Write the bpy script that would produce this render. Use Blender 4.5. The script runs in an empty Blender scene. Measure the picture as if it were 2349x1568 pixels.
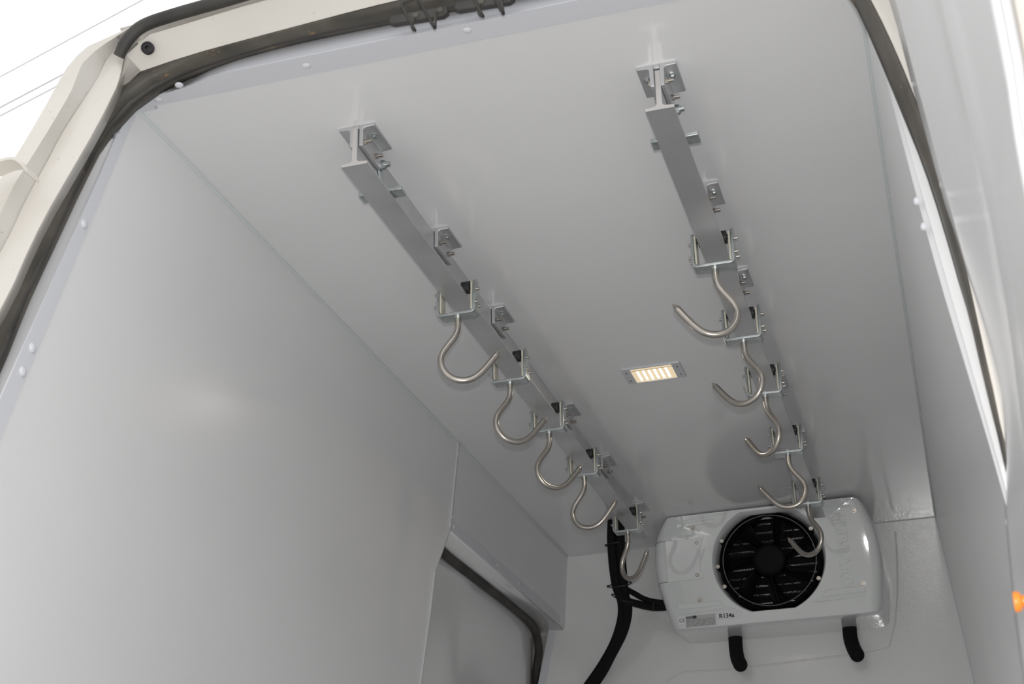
import bpy, bmesh, math, random
from mathutils import Vector, Matrix
random.seed(7)
PI = math.pi
SC = bpy.context.scene
COL = SC.collection

# ------------------------------------------------------------------ camera
# metres; x to the right across the van, y into the van, z up; lens at the origin, ground at z = -0.9
cam = bpy.data.cameras.new('camera'); cam_o = bpy.data.objects.new('camera', cam); COL.objects.link(cam_o)
Rr = (0.95645558, 0.29111147, -0.02113861)
Ru = (0.14013113, -0.39446007, 0.90816547)
Rf = (-0.25603905, 0.8715821, 0.41807732)
cam_o.matrix_world = Matrix(((Rr[0], Ru[0], -Rf[0], 0), (Rr[1], Ru[1], -Rf[1], 0), (Rr[2], Ru[2], -Rf[2], 0), (0, 0, 0, 1)))
cam.sensor_width = 22.2
cam.lens = 3405.9 / 2349 * 22.2
cam.clip_start = 0.01
cam.dof.use_dof = True
cam.dof.focus_distance = 3.8
cam.dof.aperture_fstop = 5.6
SC.camera = cam_o

# ------------------------------------------------------------------ light: overcast sky, on-camera flash
SC.view_settings.view_transform = 'Standard'
SC.view_settings.look = 'None'
SC.view_settings.gamma = 1
SC.view_settings.use_curve_mapping = False
SC.view_settings.exposure = 0.0
w = bpy.data.worlds.new('overcast sky'); SC.world = w; w.use_nodes = True
nt = w.node_tree; bg = nt.nodes['Background']
tc = nt.nodes.new('ShaderNodeTexCoord'); sep = nt.nodes.new('ShaderNodeSeparateXYZ'); rmp = nt.nodes.new('ShaderNodeValToRGB')
nt.links.new(tc.outputs['Generated'], sep.inputs[0]); nt.links.new(sep.outputs['Z'], rmp.inputs[0]); nt.links.new(rmp.outputs[0], bg.inputs[0])
rmp.color_ramp.elements[0].position = 0.0; rmp.color_ramp.elements[0].color = (.80, .82, .85, 1)
rmp.color_ramp.elements[1].position = 0.5; rmp.color_ramp.elements[1].color = (1, 1, 1, 1)
bg.inputs[1].default_value = 1.14
fl = bpy.data.lights.new('camera_flash', 'AREA'); fl.shape = 'RECTANGLE'; fl.size = .045; fl.size_y = .02
fl.energy = 29; fl.color = (1, .985, .97)
flo = bpy.data.objects.new('camera_flash', fl); COL.objects.link(flo)
flo.matrix_world = Matrix.Translation(Vector(Ru) * .085) @ cam_o.matrix_world

# ------------------------------------------------------------------ materials
def mat(name, base=(.8, .8, .8), rough=.5, metal=0., coat=0., noise=None, bump=None, emis=None, spec=None, stain=None, aniso=0):
    m = bpy.data.materials.new(name); m.use_nodes = True
    t = m.node_tree; n = t.nodes; b = n['Principled BSDF']
    b.inputs['Base Color'].default_value = (*base, 1); b.inputs['Roughness'].default_value = rough
    b.inputs['Metallic'].default_value = metal; b.inputs['Coat Weight'].default_value = coat
    if spec is not None: b.inputs['Specular IOR Level'].default_value = spec
    if aniso: b.inputs['Anisotropic'].default_value = aniso
    tcn = n.new('ShaderNodeTexCoord')
    if noise:                                                   # (scale, amount, stretch) slight tone variation
        mp = n.new('ShaderNodeMapping'); mp.inputs['Scale'].default_value = noise[2]
        nz = n.new('ShaderNodeTexNoise'); nz.inputs['Scale'].default_value = noise[0]; nz.inputs['Detail'].default_value = 6
        t.links.new(tcn.outputs['Object'], mp.inputs[0]); t.links.new(mp.outputs[0], nz.inputs[0])
        cr = n.new('ShaderNodeValToRGB')
        cr.color_ramp.elements[0].position = .3; cr.color_ramp.elements[1].position = .7
        lo = tuple(max(0, c * (1 - noise[1])) for c in base); hi = tuple(min(1, c * (1 + noise[1])) for c in base)
        cr.color_ramp.elements[0].color = (*lo, 1); cr.color_ramp.elements[1].color = (*hi, 1)
        t.links.new(nz.outputs[0], cr.inputs[0]); out = cr.outputs[0]
        if stain:                                               # (scale, threshold, colour) rust and dirt specks
            n2 = n.new('ShaderNodeTexNoise'); n2.inputs['Scale'].default_value = stain[0]; n2.inputs['Detail'].default_value = 8; n2.inputs['Roughness'].default_value = .7
            t.links.new(tcn.outputs['Object'], n2.inputs[0])
            c2 = n.new('ShaderNodeValToRGB'); c2.color_ramp.elements[0].position = stain[1]; c2.color_ramp.elements[1].position = stain[1] + .06
            t.links.new(n2.outputs[0], c2.inputs[0])
            mx = n.new('ShaderNodeMixRGB'); mx.inputs[2].default_value = (*stain[2], 1)
            t.links.new(c2.outputs[0], mx.inputs[0]); t.links.new(out, mx.inputs[1]); out = mx.outputs[0]
        t.links.new(out, b.inputs['Base Color'])
    if bump:
        nb = n.new('ShaderNodeTexNoise'); nb.inputs['Scale'].default_value = bump[0]; nb.inputs['Detail'].default_value = 3
        mp2 = n.new('ShaderNodeMapping'); mp2.inputs['Scale'].default_value = bump[2] if len(bump) > 2 else (1, 1, 1)
        t.links.new(tcn.outputs['Object'], mp2.inputs[0]); t.links.new(mp2.outputs[0], nb.inputs[0])
        bp = n.new('ShaderNodeBump'); bp.inputs['Strength'].default_value = 1; bp.inputs['Distance'].default_value = bump[1]
        t.links.new(nb.outputs[0], bp.inputs['Height']); t.links.new(bp.outputs[0], b.inputs['Normal'])
    if emis:
        b.inputs['Emission Color'].default_value = (*emis[0], 1); b.inputs['Emission Strength'].default_value = emis[1]
    return m

M = {}
M['lining'] = mat('white gelcoat lining', (.83, .83, .835), .15, spec=.85, noise=(1.3, .025, (1, 1, 1)), bump=(70, .00009))
M['lining_side'] = mat('white gelcoat side lining', (.82, .82, .825), .25, noise=(1.3, .025, (1, 1, 1)), bump=(70, .00012))
M['lining_far'] = mat('white gelcoat bulkhead', (.83, .83, .83), .14, spec=1.0, noise=(1.3, .02, (1, 1, 1)), bump=(110, .0003))
M['trim'] = mat('lilac white plastic trim', (.71, .72, .76), .4)
M['white'] = mat('white flange paint', (.62, .62, .63), .35)
M['sealant'] = mat('pale sealant', (.70, .75, .75), .4)
M['body'] = mat('cream body paint', (.68, .645, .59), .35, noise=(3, .05, (1, 1, 1)), stain=(90, .645, (.34, .2, .11)), coat=.3)
M['body2'] = mat('greyed body paint', (.58, .56, .52), .5, noise=(5, .10, (1, 1, 1)), stain=(40, .64, (.3, .18, .1)))
M['rubber'] = mat('dusty black rubber', (.045, .042, .038), .6, noise=(9, .5, (1, 1, 1)), stain=(14, .60, (.13, .10, .07)))
M['dirty'] = mat('grimy flange', (.075, .068, .056), .5, noise=(10, .45, (1, 1, 1)), stain=(22, .62, (.28, .17, .08)))
M['black'] = mat('black plastic', (.012, .012, .013), .45)
M['foam'] = mat('black insulation foam', (.008, .008, .009), .85, spec=.2)
M['fan'] = mat('black fan plastic', (.003, .003, .0035), .55, spec=.12)
M['alu'] = mat('mill aluminium', (.66, .66, .67), .42, .85, noise=(7, .10, (1, 1, .3)), bump=(60, .0001, (1, .1, 1)))
M['alu_cut'] = mat('sawn aluminium', (.72, .70, .68), .5, .7)
M['zinc'] = mat('zinc plated steel', (.56, .60, .60), .34, 1, noise=(40, .18, (1, 1, 1)))
M['steel'] = mat('stainless rod', (.50, .465, .42), .26, 1, noise=(20, .12, (1, 1, 1)))
M['bolt'] = mat('stainless bolt', (.45, .42, .38), .3, 1)
M['cream'] = mat('cream nylon', (.66, .64, .54), .5, noise=(30, .15, (1, 1, 1)))
M['dark'] = mat('dark roller rubber', (.03, .03, .03), .5)
M['unit'] = mat('gloss white housing', (.80, .83, .82), .04, coat=.5)
M['coil'] = mat('coil copper ends', (.8, .8, .82), .25, 1)
M['silver'] = mat('silver label', (.42, .42, .42), .4, .4)
M['label'] = mat('white label', (.82, .82, .84), .4)
M['ink'] = mat('black ink', (.02, .02, .02), .5)
M['greyink'] = mat('grey ink', (.20, .20, .20), .5)
M['lampframe'] = mat('lamp frame', (.62, .63, .66), .3)
M['lens'] = mat('lamp lens', (.75, .62, .42), .2, emis=((1, .80, .52), .55))
M['led'] = mat('lit leds', (1, .95, .85), .3, emis=((1, .93, .78), 9))
M['orange'] = mat('orange plastic', (.95, .27, .03), .4)
M['cable'] = mat('cable', (.2, .2, .21), .6)
M['asphalt'] = mat('light concrete ground', (.60, .59, .57), .9, noise=(.8, .12, (1, 1, 1)))
M['floor'] = mat('grey floor coating', (.62, .62, .62), .5)

# ------------------------------------------------------------------ mesh helpers
class MB:
    def __init__(s): s.v = []; s.f = []; s.mi = []
    def add(s, vs, fs, mi=0):
        o = len(s.v); s.v += [tuple(p) for p in vs]; s.f += [tuple(i + o for i in f) for f in fs]; s.mi += [mi] * len(fs); return s
    def box(s, x0, x1, y0, y1, z0, z1, mi=0):
        return s.add([(x, y, z) for x in (x0, x1) for y in (y0, y1) for z in (z0, z1)],
                     [(0, 1, 3, 2), (4, 6, 7, 5), (0, 4, 5, 1), (2, 3, 7, 6), (0, 2, 6, 4), (1, 5, 7, 3)], mi)
    def prism(s, poly, axis, a, b, mi=0):
        """polygon of 2D points swept along axis 0/1/2 from a to b"""
        n = len(poly)
        def P(p, t):
            return [(t, p[0], p[1]), (p[0], t, p[1]), (p[0], p[1], t)][axis]
        vs = [P(p, a) for p in poly] + [P(p, b) for p in poly]
        return s.add(vs, [tuple(range(n)), tuple(range(2 * n - 1, n - 1, -1))] + [(i, (i + 1) % n, n + (i + 1) % n, n + i) for i in range(n)], mi)
    def tube(s, pts, r, n=16, cap=True, mi=0, closed=False, flat=None):
        pts = [Vector(p) for p in pts]; k = len(pts)
        rs = r if isinstance(r, (list, tuple)) else [r] * k
        up = None; vs = []
        for i, p in enumerate(pts):
            if closed: d = pts[(i + 1) % k] - pts[i - 1]
            else: d = pts[min(i + 1, k - 1)] - pts[max(i - 1, 0)]
            d.normalize()
            if up is None:
                up = Vector((0, 0, 1)) if abs(d.z) < .9 else Vector((0, 1, 0))
            sd = d.cross(up).normalized(); up = sd.cross(d).normalized()
            for j in range(n):
                a = 2 * PI * j / n
                vs.append(p + (sd * math.cos(a) + up * math.sin(a) * (flat or 1)) * rs[i])
        fs = [(i * n + j, i * n + (j + 1) % n, ((i + 1) % k) * n + (j + 1) % n, ((i + 1) % k) * n + j) for i in range(k if closed else k - 1) for j in range(n)]
        if cap and not closed: fs += [tuple(range(n - 1, -1, -1)), tuple(range((k - 1) * n, k * n))]
        return s.add(vs, fs, mi)
    def cyl(s, a, b, r, n=16, r2=None, mi=0):
        return s.tube([a, b], [r, r if r2 is None else r2], n, mi=mi)
    def rings(s, rings, closed=True, cap0=False, cap1=False, mi=0):
        n = len(rings[0]); vs = [p for r in rings for p in r]; m = n if closed else n - 1
        fs = [(i * n + j, i * n + (j + 1) % n, (i + 1) * n + (j + 1) % n, (i + 1) * n + j) for i in range(len(rings) - 1) for j in range(m)]
        if cap0: fs.append(tuple(range(n)))
        if cap1: fs.append(tuple(range((len(rings) - 1) * n, len(rings) * n)))
        return s.add(vs, fs, mi)
    def build(s, name, mt, parent=None, smooth=35, loc=None, bevel=0, solid=0, soff=-1):
        me = bpy.data.meshes.new(name); me.from_pydata(s.v, [], s.f)
        mts = mt if isinstance(mt, (list, tuple)) else [mt]
        for m_ in mts: me.materials.append(M[m_])
        for p, i in zip(me.polygons, s.mi): p.material_index = i
        bm = bmesh.new(); bm.from_mesh(me); bmesh.ops.recalc_face_normals(bm, faces=bm.faces); bm.to_mesh(me); bm.free()
        for p in me.polygons: p.use_smooth = True
        me.set_sharp_from_angle(angle=math.radians(smooth))
        o = bpy.data.objects.new(name, me); COL.objects.link(o)
        if parent is not None: o.parent = parent
        if loc is not None: o.location = loc
        if solid:
            md = o.modifiers.new('solid', 'SOLIDIFY'); md.thickness = solid; md.offset = soff
        if bevel:
            md = o.modifiers.new('bevel', 'BEVEL'); md.width = bevel; md.segments = 2; md.limit_method = 'ANGLE'; md.angle_limit = math.radians(40)
            md.harden_normals = False
        return o

def tag(o, label=None, cat=None, group=None, kind=None):
    for k, v in (('label', label), ('category', cat), ('group', group), ('kind', kind)):
        if v: o[k] = v
    return o
def empty(name, loc=(0, 0, 0)):
    o = bpy.data.objects.new(name, None); o.empty_display_size = .02; COL.objects.link(o); o.location = loc; return o
def struct(o): o['kind'] = 'structure'; return o
def copy_tree(o, parent=None):
    c = o.copy(); COL.objects.link(c); c.parent = parent
    for ch in list(o.children): copy_tree(ch, c)
    return c
def hexagon(cx, cy, r, a0=0): return [(cx + r * math.cos(a0 + PI * k / 3), cy + r * math.sin(a0 + PI * k / 3)) for k in range(6)]
def smooth_path(pts, sub=6):
    """Catmull-Rom"""
    P = [Vector(p) for p in pts]; P = [P[0] * 2 - P[1]] + P + [P[-1] * 2 - P[-2]]; out = []
    for i in range(1, len(P) - 2):
        for k in range(sub):
            t = k / sub
            out.append(.5 * ((2 * P[i]) + (P[i + 1] - P[i - 1]) * t + (2 * P[i - 1] - 5 * P[i] + 4 * P[i + 1] - P[i + 2]) * t * t + (3 * P[i] - P[i - 1] - 3 * P[i + 1] + P[i + 2]) * t ** 3))
    out.append(P[-2]); return out
def resample(pts, n):
    P = [Vector(p) for p in pts]; L = [0]
    for a, b in zip(P, P[1:]): L.append(L[-1] + (b - a).length)
    out = []; j = 0
    for i in range(n):
        t = L[-1] * i / (n - 1)
        while j < len(P) - 2 and L[j + 1] < t: j += 1
        d = L[j + 1] - L[j]; out.append(P[j].lerp(P[j + 1], (t - L[j]) / d if d else 0))
    return out
def dome(mb, c, n, r, h, seg=14, mi=0):
    """rivet head: flattened dome at c, pointing along n"""
    c = Vector(c); n = Vector(n).normalized(); a = n.orthogonal().normalized(); b = n.cross(a)
    rg = []
    for k in range(5):
        t = k / 4 * PI / 2; rr = max(r * math.cos(t), .0001); hh = h * math.sin(t)
        rg.append([c + n * hh + (a * math.cos(2 * PI * j / seg) + b * math.sin(2 * PI * j / seg)) * rr for j in range(seg)])
    rg.insert(0, [p - n * .002 for p in rg[0]])
    return mb.rings(rg, cap0=True, cap1=True, mi=mi)

# ------------------------------------------------------------------ room shell
ZC = 1.7; YB = 5.575; ZF = -.25
def xl(z, off=0): return -1.429 - .085 * (ZC - z) - off           # left wall face
def xr(z, off=0): return .003 + .080 * (ZC - z) + off             # right wall face
def yo(z): return 2.205 + .27 * (z - 1.69)                        # front edge of the lining

struct(MB().prism([(-30, -30), (30, -30), (30, 40), (-30, 40)], 2, -1.0, -.9).build('ground', 'asphalt'))
b = MB(); b.prism([(yo(ZF), ZF), (YB + .03, ZF), (YB + .03, ZF - .05), (yo(ZF), ZF - .05)], 0, -1.70, .20)
struct(b.build('floor', 'floor'))
b = MB(); b.add([(-1.46, 2.204, ZC), (.06, 2.204, ZC), (.06, YB + .03, ZC), (-1.46, YB + .03, ZC),
                 (-1.46, 2.204, ZC + .06), (.06, 2.204, ZC + .06), (.06, YB + .03, ZC + .06), (-1.46, YB + .03, ZC + .06)],
                [(0, 1, 2, 3), (7, 6, 5, 4), (0, 4, 5, 1), (1, 5, 6, 2), (2, 6, 7, 3), (3, 7, 4, 0)])
struct(b.build('ceiling', 'lining'))

def wall_slab(poly, xf, t):
    """poly of (y,z); inner face on x=xf(z), thickness t outward (sign)"""
    n = len(poly); mb = MB()
    vs = [(xf(z), y, z) for y, z in poly] + [(xf(z) + t, y, z) for y, z in poly]
    mb.add(vs, [tuple(range(n)), tuple(range(2 * n - 1, n - 1, -1))] + [(i, (i + 1) % n, n + (i + 1) % n, n + i) for i in range(n)])
    return mb
ap = [(4.204, 1.41), (4.102, 1.248), (4.093, 1.126), (4.061, .905), (3.98, .55), (3.98, .0), (4.02, ZF)]
poly = [(yo(ZF), ZF), (yo(.7), .7), (yo(ZC), ZC), (YB, ZC), (YB, 1.41)] + ap
struct(wall_slab(poly, xl, -.03).build('wall_left', 'lining_side'))
poly = [(yo(ZF) - .02, ZF), (yo(.7) - .02, .7), (yo(ZC) - .02, ZC), (YB, ZC), (YB, ZF)]
struct(wall_slab(poly, xr, .03).build('wall_right', 'lining'))
# bulkhead
b = MB(); b.prism([(-1.45, ZC + .03), (.06, ZC + .03), (xr(ZF) + .03, ZF), (-1.80, ZF), (-1.70, .7), (-1.60, 1.05), (-1.563, 1.202), (-1.513, 1.408), (-1.458, 1.412)], 1, YB, YB + .04)
struct(b.build('wall_back', 'lining_far'))
# moulded swage round the evaporator on the bulkhead
b = MB(); b.tube(smooth_path([(-1.06, YB, 1.17), (-1.0, YB, 1.196), (-.972, YB, 1.2), (-.80, YB, 1.196), (-.5, YB, 1.208), (-.26, YB, 1.219), (-.215, YB, 1.26), (-.178, YB, 1.39), (-.158, YB, 1.55), (-.151, YB, 1.66)]), .0035, 10, flat=1)
struct(b.build('trim_1', 'lining_far'))
# sealant beads
b = MB(); b.tube([(xl(ZC) + .001, 2.2, ZC - .002), (xl(ZC) + .001, YB, ZC - .002)], .0045, 8)
struct(b.build('trim_2', 'sealant'))
b = MB(); b.tube([(xr(ZC) - .001, 2.15, ZC - .002), (xr(ZC) - .001, YB, ZC - .002)], .0045, 8)
struct(b.build('trim_3', 'sealant'))
b = MB(); b.tube([(xl(1.41), YB - .001, 1.41), (xl(ZC), YB - .001, ZC), (xr(ZC), YB - .001, ZC), (xr(ZF), YB - .001, ZF)], .0045, 8)
struct(b.build('trim_4', 'sealant'))

# ceiling front trim: flat leg on the ceiling + leg turned up towards the doorway, with rivets
xs = [-1.44 + 1.48 * i / 30 for i in range(31)]
def yc(x): return 2.209 - .0 * (x + .7)
def ye(x): return 2.150 + .024 * max(0, min(1, (-1.22 - x) / .1))
lh = lambda x: max(.02, min(1, (x + 1.385) / .10)) * max(.02, min(1, (.02 - x) / .12))
prof = lambda x: [(x, yc(x), ZC - .0005), (x, yc(x), ZC - .0035), (x, ye(x), ZC - .0045), (x, ye(x) + .048, ZC - .0045 + .088 * lh(x)), (x, ye(x) + .052, ZC + .084 * lh(x)), (x, ye(x) + .002, ZC)]
b = MB(); b.rings([prof(x) for x in xs], cap0=True, cap1=True)
t5 = struct(b.build('trim_5', 'trim', smooth=25))
for x, y in ((-1.306, 2.160), (-1.370, 2.192), (-1.042, 2.180), (-.711, 2.172), (-.37, 2.165)):
    dome(MB(), (x, y, ZC - .004), (0, 0, -1), .0085, .0035).build('rivet', 'trim', t5)

# left wall front trim strip (lilac) + pale return flange
inner = [(-1.431, 2.199, 1.70), (-1.445, 2.152, 1.513), (-1.4605, 2.105, 1.33), (-1.473, 2.062, 1.178), (-1.492, 2.014, .961)]
zs = [1.70 - 1.95 * i / 30 for i in range(31)]
def rg(z):
    x = xl(z); y = yo(z) + .004 - .015 * max(0, (1.2 - z)) * .3
    wd = .030 + .012 * max(0, min(1, (1.5 - z) / .6)) 
    return [(x + .0005, y, z), (x + .0035, y, z), (x + .004, y - wd, z), (x + .001, y - wd, z)]
b = MB(); b.rings([rg(z) for z in zs], cap0=True, cap1=True)
t6 = struct(b.build('trim_6', 'trim'))
for (x, y, z) in ((-1.456, 2.110, 1.385), (-1.48, 2.034, 1.100), (-1.484, 2.021, 1.050)):
    dome(MB(), (xl(z) + .004, y, z), (1, 0, .08), .0095, .0045).build('rivet', 'trim', t6)

# ------------------------------------------------------------------ rear body frame (rounded doorway), lofted strips
def ext_down(p, q, z): # extend the line from p towards q down to height z
    p = Vector(p); q = Vector(q); t = (z - p.z) / (q.z - p.z); return tuple(p + (q - p) * t)
A = [(-1.60, 1.74, ZF), (-1.575, 1.88, .45), (-1.547, 1.94, .80), (-1.515, 2.003, 1.057), (-1.501, 2.033, 1.196), (-1.481, 2.061, 1.321), (-1.452, 2.1, 1.496), (-1.427, 2.121, 1.592), (-1.369, 2.138, 1.671), (-1.264, 2.148, 1.715), (-1.09, 2.154, 1.741), (-.855, 2.154, 1.742), (-.612, 2.15, 1.738),
     (-.40, 2.148, 1.730), (-.22, 2.145, 1.715), (-.11, 2.138, 1.68), (-.045, 2.130, 1.625), (-.012, 2.123, 1.559), (.01, 2.1, 1.454), (.037, 2.066, 1.298), (.06, 2.034, 1.152), (.075, 2.001, 1.002), (.085, 1.969, .858), (.089, 1.947, .757), (.094, 1.932, .689), (.095, 1.925, .656), (.105, 1.85, .35), (.13, 1.74, ZF)]
B = [(-1.625, 1.70, ZF), (-1.600, 1.84, .45), (-1.570, 1.92, .85), (-1.526, 1.997, 1.164), (-1.5, 2.026, 1.3), (-1.474, 2.059, 1.449), (-1.457, 2.083, 1.556), (-1.434, 2.101, 1.639), (-1.405, 2.113, 1.696), (-1.341, 2.117, 1.714), (-1.284, 2.12, 1.725), (-1.225, 2.121, 1.732), (-1.113, 2.124, 1.742), (-.933, 2.125, 1.754), (-.80, 2.127, 1.760), (-.612, 2.12, 1.757),
     (-.40, 2.115, 1.748), (-.20, 2.105, 1.73), (-.07, 2.09, 1.69), (-.01, 2.065, 1.59), (.021, 2.037, 1.483), (.049, 2.005, 1.339), (.068, 1.977, 1.21), (.079, 1.953, 1.102), (.089, 1.917, .94), (.093, 1.888, .808), (.096, 1.869, .719), (.097, 1.856, .661), (.099, 1.849, .63), (.112, 1.77, .3), (.14, 1.66, ZF)]
C = [(-1.63, 1.65, ZF), (-1.605, 1.80, .45), (-1.572, 1.885, .85), (-1.495, 1.956, 1.14), (-1.479, 1.978, 1.238), (-1.461, 2.0, 1.34), (-1.432, 2.024, 1.449), (-1.405, 2.048, 1.555), (-1.385, 2.071, 1.66), (-1.389, 2.079, 1.698), (-1.387, 2.085, 1.724), (-1.352, 2.074, 1.757), (-1.309, 2.078, 1.766), (-1.211, 2.081, 1.779), (-1.069, 2.084, 1.793), (-.80, 2.086, 1.802), (-.5, 2.084, 1.80),
     (-.2, 2.075, 1.785), (-.05, 2.06, 1.74), (.02, 2.03, 1.63), (.05, 2.0, 1.48), (.072, 1.98, 1.34), (.092, 1.95, 1.2), (.11, 1.9, .95), (.125, 1.84, .65), (.14, 1.75, .3), (.17, 1.64, ZF)]
Dl = [(-1.66, 1.62, ZF), (-1.635, 1.80, .5), (-1.60, 1.88, .9), (-1.529, 1.979, 1.269), (-1.511, 2.006, 1.387), (-1.489, 2.026, 1.48), (-1.475, 2.042, 1.551), (-1.441, 2.064, 1.652), (-1.426, 2.075, 1.705), (-1.422, 2.080, 1.735), (-1.395, 2.085, 1.768)]
El = [(-1.66, 1.60, ZF), (-1.635, 1.78, .5), (-1.60, 1.87, .95), (-1.53, 1.966, 1.344), (-1.526, 1.976, 1.388), (-1.493, 2.0, 1.499), (-1.475, 2.015, 1.565), (-1.461, 2.035, 1.64), (-1.451, 2.045, 1.705), (-1.421, 2.052, 1.740), (-1.392, 2.058, 1.762)]
Fl = [(-1.80, 1.64, ZF), (-1.74, 1.82, .6), (-1.66, 1.89, 1.05), (-1.575, 1.965, 1.36), (-1.537, 1.998, 1.488), (-1.507, 2.024, 1.606), (-1.489, 2.042, 1.69), (-1.475, 2.049, 1.721), (-1.461, 2.055, 1.747), (-1.417, 2.057, 1.762), (-1.362, 2.062, 1.782)]
N = 90
def mid(P, Q, t, off): return [p.lerp(q, t) + Vector(off) for p, q in zip(P, Q)]
def ang_of(p): return math.atan2(p.z - .9, p.x + .71) % (2 * PI)
def by_angle(P, n, k=5):
    """points of the doorway curve at common angles about the doorway's centre, end points kept"""
    Q = smooth_path(P, k); a = [ang_of(p) - PI * 1.5 for p in Q]; a = [t + 2 * PI if t < -1e-6 - PI * 1.5 + PI * 1.5 else t for t in a]
    Q2 = Q; th = [((ang_of(p) - 1.5 * PI) % (2 * PI)) for p in Q2]          # 0 at straight down, growing to the right and over the top
    if th[0] < th[-1]: Q2 = Q2[::-1]; th = th[::-1]
    out = []
    for t in TH[n]:
        if t >= th[0]: out.append(Q2[0].copy()); continue
        if t <= th[-1]: out.append(Q2[-1].copy()); continue
        for i in range(len(th) - 1):
            if th[i] >= t >= th[i + 1]:
                d = th[i] - th[i + 1]; out.append(Q2[i].lerp(Q2[i + 1], (th[i] - t) / d if d > 1e-9 else 0)); break
    return out
TH = {}
Ar0 = resample(smooth_path(A, 4), N); TH['full'] = [((ang_of(p) - 1.5 * PI) % (2 * PI)) for p in Ar0]
TH['full'].sort(reverse=True)
Ar = by_angle(A, 'full'); Br = by_angle(B, 'full'); Cr = by_angle(C, 'full')
def nrm(P):   # outward in-plane normal of the doorway path
    c = Vector((-.71, 2.0, .9)); out = []
    for i, p in enumerate(P):
        d = (P[min(i + 1, len(P) - 1)] - P[max(i - 1, 0)]).normalized(); n_ = d.cross(Vector((0, 1, -.22)).normalized())
        if n_.dot(p - c) < 0: n_ = -n_
        out.append(n_.normalized())
    return out
nA = nrm(Ar)
# rubber seal: glossy bulb at its inner lip, dusty face behind
lip = [p - n_ * .001 for p, n_ in zip(Ar, nA)]
bulb = MB(); bulb.tube([p + n_ * .006 + Vector((0, -.004, 0)) for p, n_ in zip(Ar, nA)], .0075, 10)
seal = MB(); seal.rings([[p + n_ * .02 + Vector((0, .03, 0)) for p, n_ in zip(Ar, nA)], [p + n_ * .004 + Vector((0, .005, 0)) for p, n_ in zip(Ar, nA)],
                         [a.lerp(b_, .35) + Vector((0, -.012, 0)) for a, b_ in zip(Ar, Br)], [a.lerp(b_, .7) + Vector((0, -.009, 0)) for a, b_ in zip(Ar, Br)], Br], closed=False)
s1 = seal.build('door_seal', 'dirty', smooth=60, solid=.004)
tag(s1, 'dusty black rubber door seal running round the rear doorway of the van', 'seal')
bulb.build('seal_lip', 'rubber', s1, smooth=60)
s1.children[0]['label'] = 'clean black inner lip'
# painted jamb from the seal to the ridge
jm = MB(); jm.rings([[b_ + Vector((0, .02, 0)) for b_ in Br], Br, [b_.lerp(c_, .35) + Vector((0, .004, 0)) for b_, c_ in zip(Br, Cr)], [b_.lerp(c_, .75) + Vector((0, .0, 0)) for b_, c_ in zip(Br, Cr)], Cr,
                    [c_ + n_ * .012 + Vector((0, .03, 0)) for c_, n_ in zip(Cr, nrm(Cr))]], closed=False)
struct(jm.build('trim_7', 'body', smooth=50, solid=.003, soff=0))
# stepped left pillar: ridge -> gutter -> greyed channel -> outer face, then the van's side skin
n2 = 40
TH['left'] = sorted([((ang_of(p) - 1.5 * PI) % (2 * PI)) for p in resample(smooth_path(Fl, 6), 70)] + [((ang_of(p) - 1.5 * PI) % (2 * PI)) for p in resample(smooth_path(Dl, 6), 40)], reverse=True)
Cl = by_angle(C[:13], 'left'); Dr = by_angle(Dl, 'left'); Er = by_angle(El, 'left'); Fr = by_angle(Fl, 'left')
pl = MB(); pl.rings([Cl, [c_.lerp(d_, .5) + Vector((0, -.002, 0)) for c_, d_ in zip(Cl, Dr)], Dr], closed=False, mi=0)
pl.rings([Dr, [d_ + Vector((0, .012, 0)) for d_ in Dr]], closed=False, mi=1)
pl.rings([[d_ + Vector((-.001, .004, 0)) for d_ in Dr], [d_.lerp(e_, .5) + Vector((0, .004, 0)) for d_, e_ in zip(Dr, Er)], Er], closed=False, mi=1)
pl.rings([Er, Fr, [f_ + Vector((-.012, .02, -.002)) for f_ in Fr], [f_ + Vector((-.02, .10, -.002)) for f_ in Fr], [f_ + Vector((-.03, 3.6, -.002)) for f_ in Fr]], closed=False, mi=0)
struct(pl.build('trim_8', ['body', 'body2'], smooth=35))
# body skin on the right and roof
rk = [(.06, 2.05, 1.775), (.10, 2.02, 1.66), (.13, 1.98, 1.45), (.16, 1.93, 1.15), (.19, 1.85, .8), (.22, 1.72, .3), (.25, 1.6, ZF)]
b = MB(); b.rings([[(x, y, z) for x, y, z in rk], [(x + .02, y + .02, z) for x, y, z in rk], [(x + .03, 5.7, z) for x, y, z in rk]], closed=False)
struct(b.build('trim_9', 'body', solid=.004))
b = MB(); b.add([(-1.40, 2.08, 1.80), (-.7, 2.10, 1.84), (.07, 2.07, 1.79), (.10, 5.7, 1.79), (-.7, 5.7, 1.84), (-1.42, 5.7, 1.80)], [(0, 1, 4, 5), (1, 2, 3, 4)])
struct(b.build('trim_10', 'body', solid=.004))
# pale return flange between lining and seal, both sides
zz = [1.72 - 1.96 * i / 30 for i in range(31)]
def at_z(P, z):
    best = None
    for a, b_ in zip(P, P[1:]):
        if (a.z - z) * (b_.z - z) <= 0 and abs(a.z - b_.z) > 1e-6: best = a.lerp(b_, (z - a.z) / (b_.z - a.z)); break
    return best
half = N // 2
lo = resample(smooth_path(A[:9], 4), 50); ro = resample(smooth_path(A[16:], 4)[::-1], 50)
b = MB(); r0, r1 = [], []
for z in [ZF + .001 + (1.66 - ZF) * i / 30 for i in range(31)]:
    p = at_z(lo, z)
    if p is None: continue
    r0.append((xl(z) - .002, yo(z) - .020, z)); r1.append((p.x - .022, p.y + .022, p.z))
b.rings([[(x + .004, y + .004, z) for x, y, z in r0], r0, [tuple(Vector(p).lerp(Vector(q), .6) + Vector((0, -.004, 0))) for p, q in zip(r0, r1)], r1], closed=False)
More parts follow.
